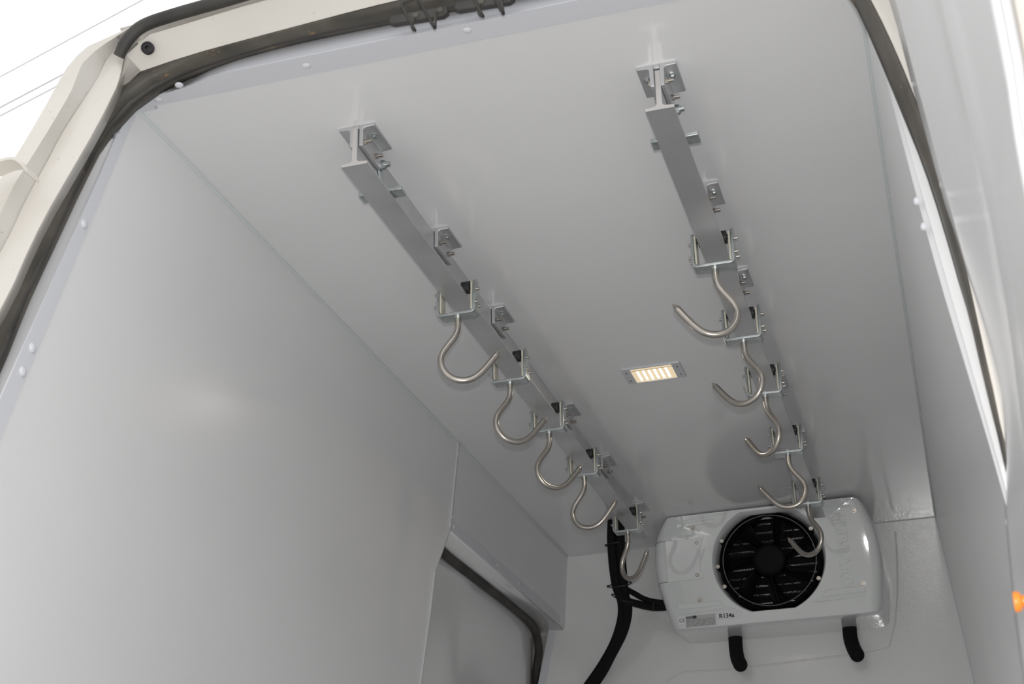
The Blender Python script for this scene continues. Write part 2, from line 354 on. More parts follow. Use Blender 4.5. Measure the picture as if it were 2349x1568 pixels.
struct(b.build('trim_11', 'white', smooth=50, solid=.002))
b = MB(); r0, r1 = [], []
for z in [ZF + .001 + (1.62 - ZF) * i / 30 for i in range(31)]:
    p = at_z(ro, z)
    if p is None: continue
    k = max(0, min(1, (1.45 - z) / .35)) * max(0, min(1, (z - .70) / .25))
    r0.append((xr(z) - .003 - .004 * k, yo(z) - .02 + .03, z)); r1.append((p.x + .014, p.y + .015, p.z))
b.rings([[(x + .006, y + .004, z) for x, y, z in r0], r0, r1], closed=False)
t12 = struct(b.build('trim_12', 'white', smooth=50, solid=.002))
for z in (1.118, 1.066):
    dome(MB(), (xr(z) - .010, yo(z) - .002, z), (-1, -.4, 0), .0065, .004).build('rivet', 'trim', t12)

# outer bulb seal on top of the doorway (black hose-like seal)
S = [(-1.388, 2.068, 1.722), (-1.368, 2.062, 1.752), (-1.335, 2.06, 1.776), (-1.27, 2.062, 1.788), (-1.17, 2.066, 1.799), (-1.05, 2.068, 1.810), (-.85, 2.07, 1.820), (-.6, 2.07, 1.823), (-.35, 2.066, 1.817), (-.15, 2.06, 1.80), (-.03, 2.05, 1.765), (.03, 2.03, 1.70)]
sp = smooth_path(S, 5)
b = MB(); b.tube(sp, [.0115] * 3 + [.0125] * (len(sp) - 3), 14)
tag(b.build('bulb_seal', 'rubber', smooth=60), 'thick black tubular seal along the outer top edge of the cream doorway frame', 'seal')

# black rubber buffer with a hex socket on the jamb
g = empty('rubber_buffer', (-1.334, 2.079, 1.737))
tag(g, 'round black plug with a hexagonal socket in the corner of the cream door frame', 'plug')
nn = Vector((.25, -.93, -.38)).normalized()
rq = nn.to_track_quat('Z', 'Y').to_matrix()
def lathe(prof, rot, n=28):
    return [[tuple(rot @ Vector((r * math.cos(2 * PI * j / n), r * math.sin(2 * PI * j / n), h))) for j in range(n)] for r, h in prof]
MB().rings(lathe([(.0125, -.008), (.0125, .001), (.0115, .0028), (.009, .0032), (.0080, .002), (.0042, .002), (.0038, -.004), (.0005, -.004)], rq), cap0=True, cap1=True).build('rim', 'black', g)
MB().rings(lathe([(.0032, -.0042), (.003, -.0028), (.0005, -.0028)], rq, 6), cap1=True).build('socket', 'ink', g)

# latch strikers: dark plate with bent wire loop, on the top edge of the doorway
def striker(dx, label):
    root = empty('latch_striker', (-.79 + dx, 2.127, 1.716)); tag(root, label, 'latch', 'latch strikers on the top of the doorway')
    o = Vector((-.79, 2.127, 1.716))
    p = MB(); z0 = -.006
    pts = [(-.056, -.010), (-.047, -.0155), (.050, -.0205), (.060, -.014), (.058, -.001), (-.052, .004)]
    p.prism([(x, z) for x, z in pts], 1, -.014, .0)
    p.build('mounting_plate', 'rubber', root, bevel=.002)
    for bx in (.0, .048):
        MB().rings([[(bx - .002 + r * math.cos(a * PI / 8), -.014 - h, -.0085 + r * math.sin(a * PI / 8)) for a in range(16)] for r, h in ((.0065, 0), (.0055, .003), (.001, .004))], cap0=True, cap1=True).build('bolt_head', 'dirty', root)
    P = [(-.795, 2.119, 1.708), (-.7935, 2.10, 1.686), (-.784, 2.075, 1.650), (-.769, 2.047, 1.622), (-.768, 2.040, 1.620), (-.771, 2.033, 1.627), (-.779, 2.016, 1.648), (-.781, 2.012, 1.655), (-.777, 2.010, 1.659), (-.757, 2.011, 1.663), (-.751, 2.013, 1.661), (-.746, 2.018, 1.652), (-.734, 2.040, 1.624), (-.732, 2.047, 1.621), (-.734, 2.056, 1.627), (-.749, 2.10, 1.684), (-.755, 2.119, 1.710)]
    MB().tube([Vector(q) - o for q in smooth_path(P, 4)], .0029, 10).build('wire_loop', 'rubber', root, smooth=60)
    return root
striker(0, 'bent wire latch striker on a dark plate, wholly in view below the cream frame')
striker(.128, 'bent wire latch striker cut by the top edge of the photo')

# strap hinge outside on the left pillar
P = [(-1.56, 1.925, 1.36), (-1.545, 1.93, 1.41), (-1.529, 1.937, 1.426), (-1.512, 1.942, 1.434), (-1.494, 1.945, 1.434), (-1.480, 1.950, 1.424), (-1.474, 1.962, 1.412)]
sp = smooth_path(P, 5); b = MB()
ring = []
for i, p in enumerate(sp):
    d = (sp[min(i + 1, len(sp) - 1)] - sp[max(i - 1, 0)]).normalized(); n_ = Vector((d.z, 0, -d.x)).normalized() * .0028
    yv = Vector((0, .026, 0))
    ring.append([p + n_ - yv * .4, p - n_ - yv * .4, p - n_ + yv, p + n_ + yv])
b.rings(ring, cap0=True, cap1=True)
tag(b.build('strap_hinge', 'body', smooth=60), 'cream curved strap hinge arching off the outer left pillar', 'hinge')

# ------------------------------------------------------------------ open right rear door
he = [(-.02, 1.93, 1.66), (.02, 1.94, 1.55), (.05, 1.95, 1.417), (.063, 1.95, 1.262), (.079, 1.95, 1.082), (.093, 1.95, .912), (.102, 1.95, .738), (.100, 1.95, .67), (.092, 1.95, .575), (.086, 1.95, .489), (.082, 1.95, .406), (.08, 1.95, .2), (.085, 1.95, -.3)]
fe = [(.115, 1.25, 1.66), (.122, 1.25, 1.45), (.128, 1.25, 1.25), (.131, 1.25, 1.05), (.132, 1.25, .884), (.132, 1.25, .808), (.129, 1.25, .741), (.129, 1.25, .6), (.129, 1.25, .5), (.129, 1.25, .4), (.129, 1.25, .3), (.129, 1.25, .1), (.13, 1.25, -.3)]
n3 = 40
H_ = resample(smooth_path(he, 4), n3); F_ = resample(smooth_path(fe, 4), n3)
cols = []
for t in [i / 16 for i in range(17)]:
    bulge = .012 * math.exp(-((t - .55) / .05) ** 2) * .35
    cols.append([h.lerp(f, t) + Vector((.018 * t * (1 - t) * 4 * 0 - bulge, 0, 0)) for h, f in zip(H_, F_)])
b = MB(); b.rings(cols, closed=False)
dr = b.build('door_2', 'lining', smooth=60, solid=.006); struct(dr)
# orient: solid outward (+x)
b = MB(); b.rings([[h + Vector((.010, .0, 0)) for h in H_], [h + Vector((.06, .0, 0)) for h in H_], [f + Vector((.06, -.02, 0)) for f in F_], [f + Vector((.008, -.02, 0)) for f in F_]], closed=False)
b.rings([[h + Vector((.012, .004, 0)) for h in H_], [f + Vector((.012, -.016, 0)) for f in F_]], closed=False)
b.build('door_shell', 'body', dr, smooth=60, solid=.002)
dr.children[0]['label'] = 'cream painted outer shell'
b = MB(); b.tube([f + Vector((.002, -.004, 0)) for f in F_], .006, 8); b.build('edge_bead', 'white', dr, smooth=60)
for z in (1.258, 1.082, .910, .735, .575):
    p = at_z(H_, z); dome(MB(), p + Vector((-.001, -.006, 0)), (-1, -.3, 0), .009, .005).build('rivet', 'white', dr)
k = empty('release_knob', (.108, 1.6, .388)); tag(k, 'orange mushroom-shaped plastic knob on the inside of the open right door', 'knob')
MB().rings([[(h - .108, r * math.cos(a * PI / 12), r * math.sin(a * PI / 12)) for a in range(24)] for h, r in ((.068, .0095), (.066, .0105), (.069, .0108), (.0725, .0095), (.074, .006))], cap0=True, cap1=True).build('cap', 'orange', k)
MB().cyl((-.036, 0, 0), (.004, 0, 0), .0058, 18, .0085).build('stem', 'orange', k)

# ------------------------------------------------------------------ side sliding door seen through the side opening
def xd(z): return xl(z, .085)
b = MB(); ys = [3.9 + i * (5.95 - 3.9) / 24 for i in range(25)]; zsd = [1.47 - i * (1.47 - ZF) / 20 for i in range(21)]
def dshape(y, z):
    # softly pillowed inner skin, rounded off towards its far edge and its top
    e = max(0, y - 5.38) ; f = max(0, 4.75 - y)
    return xd(z) - .018 - .55 * e * e + .010 * math.exp(-((y - 4.62 + .25 * (1.3 - z)) / .10) ** 2) 
b.rings([[(dshape(y, z), y, z) for y in ys] for z in zsd], closed=False)
d1 = struct(b.build('door_1', 'lining', smooth=60, solid=.01))
sd = [(xd(1.405), 4.0, 1.405), (xd(1.405), 4.3, 1.405), (xd(1.395), 4.446, 1.395), (xd(1.398), 4.869, 1.402), (xd(1.403), 5.2, 1.406), (xd(1.403), 5.40, 1.398), (xd(1.38), 5.49, 1.372), (xd(1.331) - .004, 5.545, 1.32), (xd(1.25) - .022, 5.585, 1.245), (xd(1.12) - .034, 5.64, 1.12), (xd(.8) - .034, 5.66, .8), (xd(ZF) - .034, 5.66, ZF)]
b = MB(); b.tube(smooth_path(sd, 6), .0165, 14)
tag(b.build('side_door_seal', 'rubber', smooth=60), 'black rubber seal bending round the upper corner of the side sliding door', 'seal')
# soffit and jambs of the side opening
b = MB()
b.add([(xl(1.41) - .002, 4.0, 1.412), (xl(1.41) - .002, 5.75, 1.412), (xd(1.43) - .06, 5.75, 1.425), (xd(1.43) - .06, 4.0, 1.425)], [(0, 1, 2, 3)])
struct(b.build('trim_13', 'lining', solid=.01, soff=1))
b = MB()
b.add([(-1.505, YB + .04, 1.42), (-1.80, YB + .16, 1.42), (-1.95, YB + .16, ZF), (-1.78, YB + .04, ZF), (-1.60, YB + .04, 1.05)], [(0, 1, 2, 3, 4)])
struct(b.build('trim_14', 'body', solid=.01))
b = MB()
jp = [(y, z) for y, z in ap]
b.rings([[(xl(z) - .002, y, z) for y, z in jp], [(xl(z) - .16, y - .02, z) for y, z in jp]], closed=False)
b.rings([[(xl(z) - .03, y - .001, z) for y, z in jp], [(xl(z) - .03, y - .6, z) for y, z in jp]], closed=False)
struct(b.build('trim_15', 'lining', solid=.004))
# angle trims round the opening: vertical joint strip, chamfer, header strip (two legs) and far diagonal strip
b = MB()
vp = [(4.224, ZC - .002), (4.206, 1.41)]
def strip(mb, pts, wd, th=.0035, o=.0005):
    """flat strip on the left wall following (y,z) pts, width wd towards +y"""
    r = []
    for y, z in pts: r.append([(xl(z) + o, y, z), (xl(z) + o + th, y, z), (xl(z) + o + th, y + wd, z), (xl(z) + o, y + wd, z)])
    mb.rings(r, cap0=True, cap1=True)
strip(b, [(4.214, ZC - .002), (4.199, 1.41)], .012, .006)
strip(b, [(4.199, 1.412), (4.097, 1.248), (4.088, 1.126), (4.056, .905), (3.975, .55), (3.975, ZF)], .007, .006)
t16 = struct(b.build('trim_16', 'white', smooth=25))
b = MB()
pts = [(4.206, 1.412), (4.104, 1.248), (4.095, 1.126), (4.063, .905), (3.982, .55), (3.982, ZF)]
b.rings([[(xl(z) + .001, y, z) for y, z in pts], [(xl(z) - .045, y + .006, z) for y, z in pts]], closed=False)
b.build('jamb_leg', 'trim', t16, smooth=25, solid=.002)
for y, z in ((4.21, 1.66), (4.205, 1.45)):
    dome(MB(), (xl(z) + .007, y + .006, z), (1, 0, .08), .004, .003).build('rivet', 'white', t16)
b = MB(); hp = [4.204 + i * (5.50 - 4.204) / 12 for i in range(13)]
b.rings([[(xl(1.44) + .0005, y, 1.445), (xl(1.44) + .003, y, 1.445), (xl(1.41) + .003, y, 1.409), (xl(1.41) - .055, y, 1.413), (xl(1.41) - .055, y, 1.416), (xl(1.41) - .001, y, 1.412)] for y in hp], cap0=True, cap1=True)
t17 = struct(b.build('trim_17', 'trim', smooth=25))
for y in (4.24, 4.70, 4.95, 5.22):
    dome(MB(), (xl(1.43) + .003, y, 1.427), (1, 0, .08), .0065, .003).build('rivet', 'white', t17)
    dome(MB(), (xl(1.41) - .018, y + .02, 1.4095), (0, 0, -1), .0065, .003).build('rivet', 'white', t17)
b = MB()
dl = [(-1.513, 1.408), (-1.563, 1.202), (-1.60, 1.05), (-1.70, .7), (-1.80, ZF)]
b.rings([[(x - .001, YB - .0005, z), (x - .001, YB - .003, z), (x + .030, YB - .003, z), (x + .030, YB - .0005, z)] for x, z in dl], cap0=True, cap1=True)
struct(b.build('trim_18', 'trim'))

# ------------------------------------------------------------------ overhead rails
XR = {'left': -1.033, 'right': -.398}
def rail(x, name_label):
    b = MB(); y0, y1 = 2.404, 5.11
    poly = [(-.0285, 1.600), (.0285, 1.600), (.0285, 1.606), (.009, 1.608), (.0055, 1.612), (.005, 1.690), (-.005, 1.690), (-.0055, 1.612), (-.009, 1.608), (-.0285, 1.606)]
    n = len(poly)
    b.rings([[(x + px, y, pz) for px, pz in poly] for y in (y0, y1)], mi=0)
    b.add([(x + px, y0, pz) for px, pz in poly], [tuple(range(n))], 1); b.add([(x + px, y1, pz) for px, pz in poly], [tuple(range(n))], 1)
    o = b.build('overhead_rail', ['alu', 'alu_cut'], bevel=.0008)
    return tag(o, name_label, 'rail', 'overhead meat rails')
rail(XR['left'], 'aluminium T-section ceiling rail nearer the left wall')
rail(XR['right'], 'aluminium T-section ceiling rail nearer the right wall, leading to the cooling unit')

def hexnut(mb, c, r, h, axis=0):
    """nut with its axis along x"""
    p = hexagon(c[1], c[2], r, .3); return mb.prism(p, 0, c[0], c[0] + h)
def make_bracket():
    root = empty('rail_bracket', (0, 0, ZC))
    L = .100
    p = MB()
    def leg(s):
        q = [(0.0062, 0), (.040, 0), (.040, -.0065), (.020, -.0072), (.0165, -.009), (.0148, -.013), (.0140, -.050), (.0062, -.050)]
        return [(s * a, b_) for a, b_ in q]
    for s in (1, -1):
        p.prism(leg(s), 1, 0, L, 0)
    p.box(-.0062, .0062, 0, L, -.008, 0)
    p.build('clamp_plate', 'alu', root, bevel=.001)
    for s in (1, -1):
        m = MB(); dome(m, (s * .0255, .038, -.0065), (0, 0, -1), .0085, .0022); m.prism(hexagon(s * .0255, .038, .0055), 2, -.0125, -.007)
        m.build('ceiling_bolt', 'zinc', root)
    for y, z in ((.009, -.037), (.070, -.036)):
        m = MB(); hexnut(m, (.014, y, z), .0062, .006); m.cyl((.019, y, z), (.031, y, z), .0036, 12)
        m.build('clamp_nut', 'bolt', root)
        m = MB(); hexnut(m, (-.0185, y, z), .006, .0045); m.build('bolt_head', 'bolt', root)
    return root
proto = make_bracket(); first = True
by = [2.411, 2.873, 3.313, 4.015, 4.492, 5.008]
names = {('left', 0): 'aluminium clamp bracket at the doorway end of the left rail', ('right', 0): 'aluminium clamp bracket at the doorway end of the right rail',
         ('left', 1): 'clamp bracket on the left rail between its stop bar and the nearest hook trolley', ('right', 1): 'clamp bracket on the right rail just before the nearest hook trolley',
         ('left', 2): 'clamp bracket on the left rail between its two nearest hook trolleys', ('right', 2): 'clamp bracket on the right rail between its two nearest hook trolleys',
         ('left', 3): 'clamp bracket on the left rail just behind its third hook trolley', ('right', 3): 'clamp bracket on the right rail just behind its third hook trolley',
         ('left', 4): 'clamp bracket on the left rail just behind its fourth hook trolley', ('right', 4): 'clamp bracket on the right rail just behind its fourth hook trolley',
         ('left', 5): 'clamp bracket at the bulkhead end of the left rail above the black hoses', ('right', 5): 'clamp bracket at the bulkhead end of the right rail above the cooling fan'}
for side in ('left', 'right'):
    for i, y in enumerate(by):
        o = proto if first else copy_tree(proto); first = False
        dy = -.014 if (side == 'right' and i == 0) else 0
        o.location = (XR[side], y + dy, ZC); tag(o, names[side, i], 'bracket', 'clamp brackets holding the rails to the ceiling')

# stop bars near the doorway end
def make_stop():
    root = empty('rail_stop', (0, 0, 0))
    m = MB(); m.box(-.044, -.006, 0, .033, 1.607, 1.616); m.box(.006, .053, 0, .033, 1.607, 1.616); m.build('stop_bar', 'zinc', root, bevel=.0012)
    m = MB(); m.prism([(-.024, 1.676), (-.018, 1.682), (-.004, 1.682), (.003, 1.675), (.014, 1.645), (.030, 1.616), (.030, 1.607), (.002, 1.607), (-.004, 1.616), (-.020, 1.655)], 0, .0065, .0105); m.build('pivot_arm', 'zinc', root, bevel=.0006)
    m = MB(); c = (.0105, -.010, 1.667)
    m.cyl(c, (.013, c[1], c[2]), .0135, 22); m.prism(hexagon(c[1], c[2], .0105, .2), 0, .013, .021); m.cyl((.021, c[1], c[2]), (.024, c[1], c[2]), .0075, 18); m.cyl((.022, c[1], c[2]), (.031, c[1], c[2]), .0052, 14)
    m.build('pivot_bolt', 'zinc', root)
    return root
s = make_stop(); s.location = (XR['left'], 2.533, 0); tag(s, 'zinc-plated stop bar hinged near the doorway end of the left rail', 'stop', 'stop bars on the rails')
s2 = copy_tree(s); s2.location = (XR['right'], 2.527, 0); tag(s2, 'zinc-plated stop bar hinged near the doorway end of the right rail', 'stop', 'stop bars on the rails')

# hook trolleys
HK = [(0, 0), (0, -.020), (-.002, -.036), (-.0095, -.053), (-.0225, -.071), (-.034, -.088), (-.0402, -.104), (-.0408, -.120), (-.0345, -.138), (-.0205, -.1545), (-.002, -.1625), (.018, -.1635), (.038, -.1565), (.055, -.1425), (.070, -.125), (.086, -.104), (.095, -.092), (.102, -.083)]
def make_trolley():
    root = empty('hook_trolley', (0, 0, 0))          # origin at the underside centre of the yoke
    T = .0068; W_ = .0490; D = .020
    # U-shaped yoke as a swept strip; upper arms narrower and rounded
    path = []
    ri, ro_ = .005, .012
    prof_o = [(-W_, .088), (-W_, .040), (-W_, ro_)] + [(-W_ + ro_ - ro_ * math.cos(a), ro_ - ro_ * math.sin(a)) for a in (PI / 8, PI / 4, 3 * PI / 8)] + [(-W_ + ro_, 0), (-.015, 0), (.015, 0), (W_ - ro_, 0)] + \
             [(W_ - ro_ + ro_ * math.sin(a), ro_ - ro_ * math.cos(a)) for a in (PI / 8, PI / 4, 3 * PI / 8)] + [(W_, ro_), (W_, .040), (W_, .088)]
    wi = W_ - T
    prof_i = [(-wi, .088), (-wi, .040), (-wi, ro_)] + [(-wi + ri - ri * math.cos(a), T + ri - ri * math.sin(a)) for a in (PI / 8, PI / 4, 3 * PI / 8)] + [(-wi + ri, T), (-.015, T), (.015, T), (wi - ri, T)] + \
             [(wi - ri + ri * math.sin(a), T + ri - ri * math.cos(a)) for a in (PI / 8, PI / 4, 3 * PI / 8)] + [(wi, ro_), (wi, .040), (wi, .088)]
    def dz(z): return D if z < .02 else (D - (z - .02) * .10)
    rings = []
    for (xo, zo), (xi, zi) in zip(prof_o, prof_i):
        d = dz(max(zo, 0)) ; d = d if zo < .07 else d * .80
        rings.append([(xo, -d, zo), (xo, d, zo), (xi, d, zi), (xi, -d, zi)])
    # rounded top of the arms
    def cap_ring(r, f, up):
        return [(x, y * f, z + up) for x, y, z in r]
    rings = [cap_ring(rings[0], .55, .006)] + rings + [cap_ring(rings[-1], .55, .006)]
    m = MB(); m.rings(rings, cap0=True, cap1=True); m.build('yoke', 'zinc', root, bevel=.0012)
    for s in (-1, 1):
        m = MB(); x0 = s * (wi - .0005); x1 = s * (wi - .0055)
        m.prism([(-.016, .010), (.016, .010), (.0165, .03), (.014, .084), (.008, .090), (-.008, .090), (-.014, .084), (-.0165, .03)], 0, min(x0, x1), max(x0, x1)); m.build('side_plate', 'cream', root, bevel=.001)
        m = MB(); m.cyl((s * .0125, .0, .0765), (s * .0325, .0, .0765), .0155, 28); m.cyl((s * .0325, 0, .0765), (s * .037, 0, .0765), .006, 12)
        m.build('roller', 'dark', root)
        for yy, zz_ in ((-.004, .068), (-.012, .030), (.012, .029)):
            m = MB(); m.cyl((s * (W_ - .001), yy, zz_), (s * (W_ + .0025), yy, zz_), .0048, 14, .0042); m.cyl((s * (W_ + .0025), yy, zz_), (s * (W_ + .0075), yy, zz_), .0032, 12, .0026)
            m.build('pin', 'bolt', root)
    m = MB(); m.cyl((0, 0, -.0025), (0, 0, .001), .0092, 20); m.cyl((0, 0, T), (0, 0, T + .006), .009, 6); m.build('swivel_collar', 'zinc', root)
    return root
R0 = .0080
def hook_mesh():
    pp = smooth_path([(a, 0, z) for a, z in [(0, .003)] + HK], 5)
    k = len(pp); rs = []
    tot = k - 1
    for i in range(k):
        t = (tot - i)
        rs.append(R0 if t > 7 else max(.0009, R0 * (t / 7.0) ** .9))
    return MB().tube(pp, rs, 18)
tr = make_trolley()
hook = hook_mesh().build('hook', 'steel', tr, smooth=50)
pos = {'left': [(3.05, 20), (3.479, 35), (3.865, 40), (4.27, 0), (4.881, -38)], 'right': [(3.002, 193), (3.421, 158), (3.802, 137), (4.285, 177), (4.803, 145)]}
lab = ['nearest', 'second', 'third', 'fourth', 'farthest']
extra = {('left', 0): 'nearest hook trolley on the left rail, its steel hook opening to the right', ('left', 1): 'hook trolley second from the doorway on the left rail', ('left', 2): 'middle one of five hook trolleys on the left rail',
         ('left', 3): 'hook trolley on the left rail next to last before the black hoses', ('left', 4): 'farthest hook trolley on the left rail, hanging in front of the black hoses',
         ('right', 0): 'nearest hook trolley on the right rail, its big steel hook pointing left', ('right', 1): 'hook trolley second from the doorway on the right rail', ('right', 2): 'middle one of five hook trolleys on the right rail, right of the lamp',
         ('right', 3): 'hook trolley fourth from the doorway on the right rail', ('right', 4): 'farthest hook trolley on the right rail, hanging in front of the cooling fan'}
first = True
for side in ('left', 'right'):
    for i, (y, a) in enumerate(pos[side]):
        o = tr if first else copy_tree(tr); first = False
        o.location = (XR[side] + (.003 if side == 'left' else 0), y, 1.548)
        for ch in o.children:
            if ch.name.startswith('hook'): ch.rotation_euler = (0, 0, math.radians(a))
        tag(o, extra[side, i], 'hook', 'hook trolleys hanging on the %s rail' % side)

# ------------------------------------------------------------------ ceiling LED lamp
lx0, lx1, ly0, ly1 = -.803, -.631, 3.824, 3.936
lamp = empty('ceiling_lamp', (-.717, 3.88, ZC)); tag(lamp, 'lit rectangular LED lamp recessed in the ceiling between the two rails', 'lamp')
cx, cy = -.717, 3.88
def rrect(x0, x1, y0, y1, r, n=5):
    out = []
    for ccx, ccy, a0 in ((x1 - r, y1 - r, 0), (x0 + r, y1 - r, PI / 2), (x0 + r, y0 + r, PI), (x1 - r, y0 + r, 3 * PI / 2)):
        for k_ in range(n): a = a0 + PI / 2 * k_ / (n - 1); out.append((ccx + r * math.cos(a), ccy + r * math.sin(a)))
    return out
o_ = rrect(lx0 - cx, lx1 - cx, ly0 - cy, ly1 - cy, .006); i_ = rrect(lx0 + .026 - cx, lx1 - .026 - cx, ly0 + .006 - cy, ly1 - .006 - cy, .003)
m = MB(); m.rings([[(x, y, 0) for x, y in o_], [(x, y, -.0022) for x, y in o_], [(x * .985, y * .975, -.0050) for x, y in o_], [(x * 1.03, y * 1.02, -.0055) for x, y in i_], [(x, y, -.0045) for x, y in i_], [(x, y, -.0005) for x, y in i_]])
m.build('bezel', 'lampframe', lamp, smooth=30)
m = MB(); m.box(-.060, .060, -.050, .050, -.003, -.001); m.build('lens', 'lens', lamp)
m = MB(); m.box(-.0605, .0605, -.0335, -.0322, -.0034, -.003); m.build('lens_gap', 'ink', lamp)
for kx in range(6):
    m = MB(); xx = -.0425 + kx * .0165
    for ky in range(6): m.box(xx - .0026, xx + .0026, -.027 + ky * .0115, -.027 + ky * .0115 + .0095, -.0036, -.003)
    m.build('led_row', 'led', lamp)
for sx in (-1, 1):
    for sy in (-1, 1):
        m = MB(); dome(m, (sx * .074, sy * .028, -.0049), (0, 0, -1), .0032, .0012); m.build('screw', 'ink', lamp)
lm = bpy.data.lights.new('lamp_glow', 'AREA'); lm.shape = 'RECTANGLE'; lm.size = .10; lm.size_y = .06; lm.energy = .35; lm.color = (1, .90, .74)
lo_ = bpy.data.objects.new('lamp_glow', lm); COL.objects.link(lo_); lo_.parent = lamp; lo_.location = (0, 0, -.012)

# ------------------------------------------------------------------ cooling unit
U = empty('cooling_unit', (-.6, 5.39, 1.7)); UO = Vector((-.6, 5.39, 1.7))
tag(U, 'glossy white evaporator cooling unit with a round black fan on the bulkhead', 'cooling unit')
fc = Vector((-.591, 0, 1.499))
out = [(-.950, 1.694), (-.962, 1.690), (-.985, 1.655), (-1.003, 1.615), (-1.012, 1.54), (-1.006, 1.46), (-.982, 1.36), (-.962, 1.290), (-.950, 1.274), (-.925, 1.270), (-.88, 1.269), (-.6, 1.268), (-.28, 1.268), (-.240, 1.269), (-.222, 1.278), (-.216, 1.30), (-.208, 1.36), (-.197, 1.45), (-.203, 1.56), (-.222, 1.62), (-.236, 1.665), (-.250, 1.690), (-.268, 1.695), (-.31, 1.695), (-.6, 1.695), (-.90, 1.695)]
def chaikin(P, k):
    for _ in range(k):
        Q = []
        for i in range(len(P)):
            a, b_ = P[i], P[(i + 1) % len(P)]
            Q += [(a[0] * .75 + b_[0] * .25, a[1] * .75 + b_[1] * .25), (a[0] * .25 + b_[0] * .75, a[1] * .25 + b_[1] * .75)]
        P = Q
    return P
outs = chaikin(out, 2)
NR = 256
def cast(P, ang):
    dx, dz = math.cos(ang), math.sin(ang); best = 9
    for i in range(len(P)):
        x1, z1 = P[i][0] - fc.x, P[i][1] - fc.z; x2, z2 = P[(i + 1) % len(P)][0] - fc.x, P[(i + 1) % len(P)][1] - fc.z
        den = dx * (z2 - z1) - dz * (x2 - x1)
        if abs(den) < 1e-9: continue
        t = (x1 * (z2 - z1) - z1 * (x2 - x1)) / den; u = (x1 * dz - z1 * dx) / den
        if t > 0 and -1e-6 <= u <= 1 + 1e-6: best = min(best, t)
    return best
angs = [2 * PI * i / NR for i in range(NR)]
od = [cast(outs, a) for a in angs]
def hole(r, y, zlo=1.314, zhi=1.679):
    R_ = []
    for a in angs:
        x = fc.x + r * math.cos(a); z = fc.z + r * math.sin(a); z = max(zlo, min(zhi, z)); R_.append(Vector((x, y, z)) - UO)
    return R_
pts0 = [Vector((fc.x + d * math.cos(a), 0, fc.z + d * math.sin(a))) for a, d in zip(angs, od)]
nor = []
for i in range(NR):
    t_ = pts0[(i + 2) % NR] - pts0[i - 2]; n_ = Vector((t_.z, 0, -t_.x)).normalized(); nor.append(n_)
def orng(inset, y, f=1.0):
    # rounded generously over the left and right sides, tightly over the flat top and bottom
    return [Vector((p.x - n_.x * inset, y, p.z - n_.z * inset * .10)) - UO for p, n_ in zip(pts0, nor)]
def back(y, lift=.045):
    R_ = []
    for a, d in zip(angs, od):
        x = fc.x + d * math.cos(a); z = fc.z + d * math.sin(a)
        if z < 1.40: z += lift * (1.40 - z) / .132; x -= max(0, (-.9 - x)) * lift * 9 * (1.40 - z) / .132
        R_.append(Vector((x, y, z)) - UO)
    return R_
m = MB()
m.rings([hole(.186, 5.275, 1.322, 1.668), hole(.194, 5.225, 1.318, 1.674), hole(.200, 5.2045), hole(.203, 5.2005, 1.311, 1.682), orng(.040, 5.2002), orng(.024, 5.2035), orng(.012, 5.2115), orng(.004, 5.226), orng(.0, 5.248), back(5.32, .006), back(YB - .001, .034)])
hs = m.build('housing', 'unit', U, smooth=30)
# bottom edge line panel corner seams
m = MB()
m.prism([(x - UO.x, z - UO.z) for x, z in ((-.960, 1.602), (-.835, 1.6015), (-.820, 1.6010), (-.824, 1.585), (-.833, 1.557), (-.838, 1.50), (-.836, 1.475), (-.826, 1.452), (-.84, 1.447), (-.960, 1.4463))], 1, 5.1975 - UO.y, 5.206 - UO.y)
m.build('service_cover', 'unit', U, bevel=.0015)
# seams of the cover wrapping over the rounded left side
for z, sgn in ((1.602, 1), (1.446, -1)):
    mm = MB(); pts = []
    a0 = min(range(NR), key=lambda i: abs(fc.z + od[i] * math.sin(angs[i]) - z) + (9 if math.cos(angs[i]) > 0 else 0))
    for ins, y in ((.045, 5.1985), (.024, 5.2025), (.012, 5.2105), (.004, 5.225), (-.001, 5.248), (-.001, 5.40)):
        pts.append(orng(ins, y)[a0])
    mm.tube(pts, .0011, 6); mm.build('seam', 'greyink', U)
def pad(pts, h=.0022):
    q = [(x - UO.x, z - UO.z) for x, z in pts]
    cxp = sum(p[0] for p in q) / len(q); czp = sum(p[1] for p in q) / len(q)
    def ring(inset, y):
        return [(cxp + (x - cxp) * (1 - inset / max(abs(x - cxp), .01)), y - UO.y, czp + (z - czp) * (1 - inset / max(abs(z - czp), .006))) for x, z in q]
    mm = MB(); mm.rings([ring(0, 5.2035), ring(0, 5.2003 - h * .4), ring(.002, 5.2 - h), ], cap1=True)
    mm.build('raised_pad', 'unit', U, smooth=30)
pad([(-.915, 1.662), (-.77, 1.667), (-.775, 1.652), (-.917, 1.646)])
pad([(-.905, 1.680), (-.73, 1.683), (-.74, 1.676), (-.907, 1.671)])
pad([(-.930, 1.364), (-.779, 1.362), (-.765, 1.344), (-.930, 1.343)])
pad([(-.930, 1.333), (-.74, 1.335), (-.725, 1.328), (-.928, 1.325)])
pad([(-.400, 1.364), (-.266, 1.366), (-.267, 1.343), (-.422, 1.340)])
pad([(-.445, 1.332), (-.266, 1.336), (-.266, 1.328), (-.452, 1.323)])
pad([(-.405, 1.682), (-.272, 1.684), (-.274, 1.673), (-.398, 1.671)])
pad([(-.392, 1.664), (-.285, 1.666), (-.285, 1.655), (-.384, 1.652)])
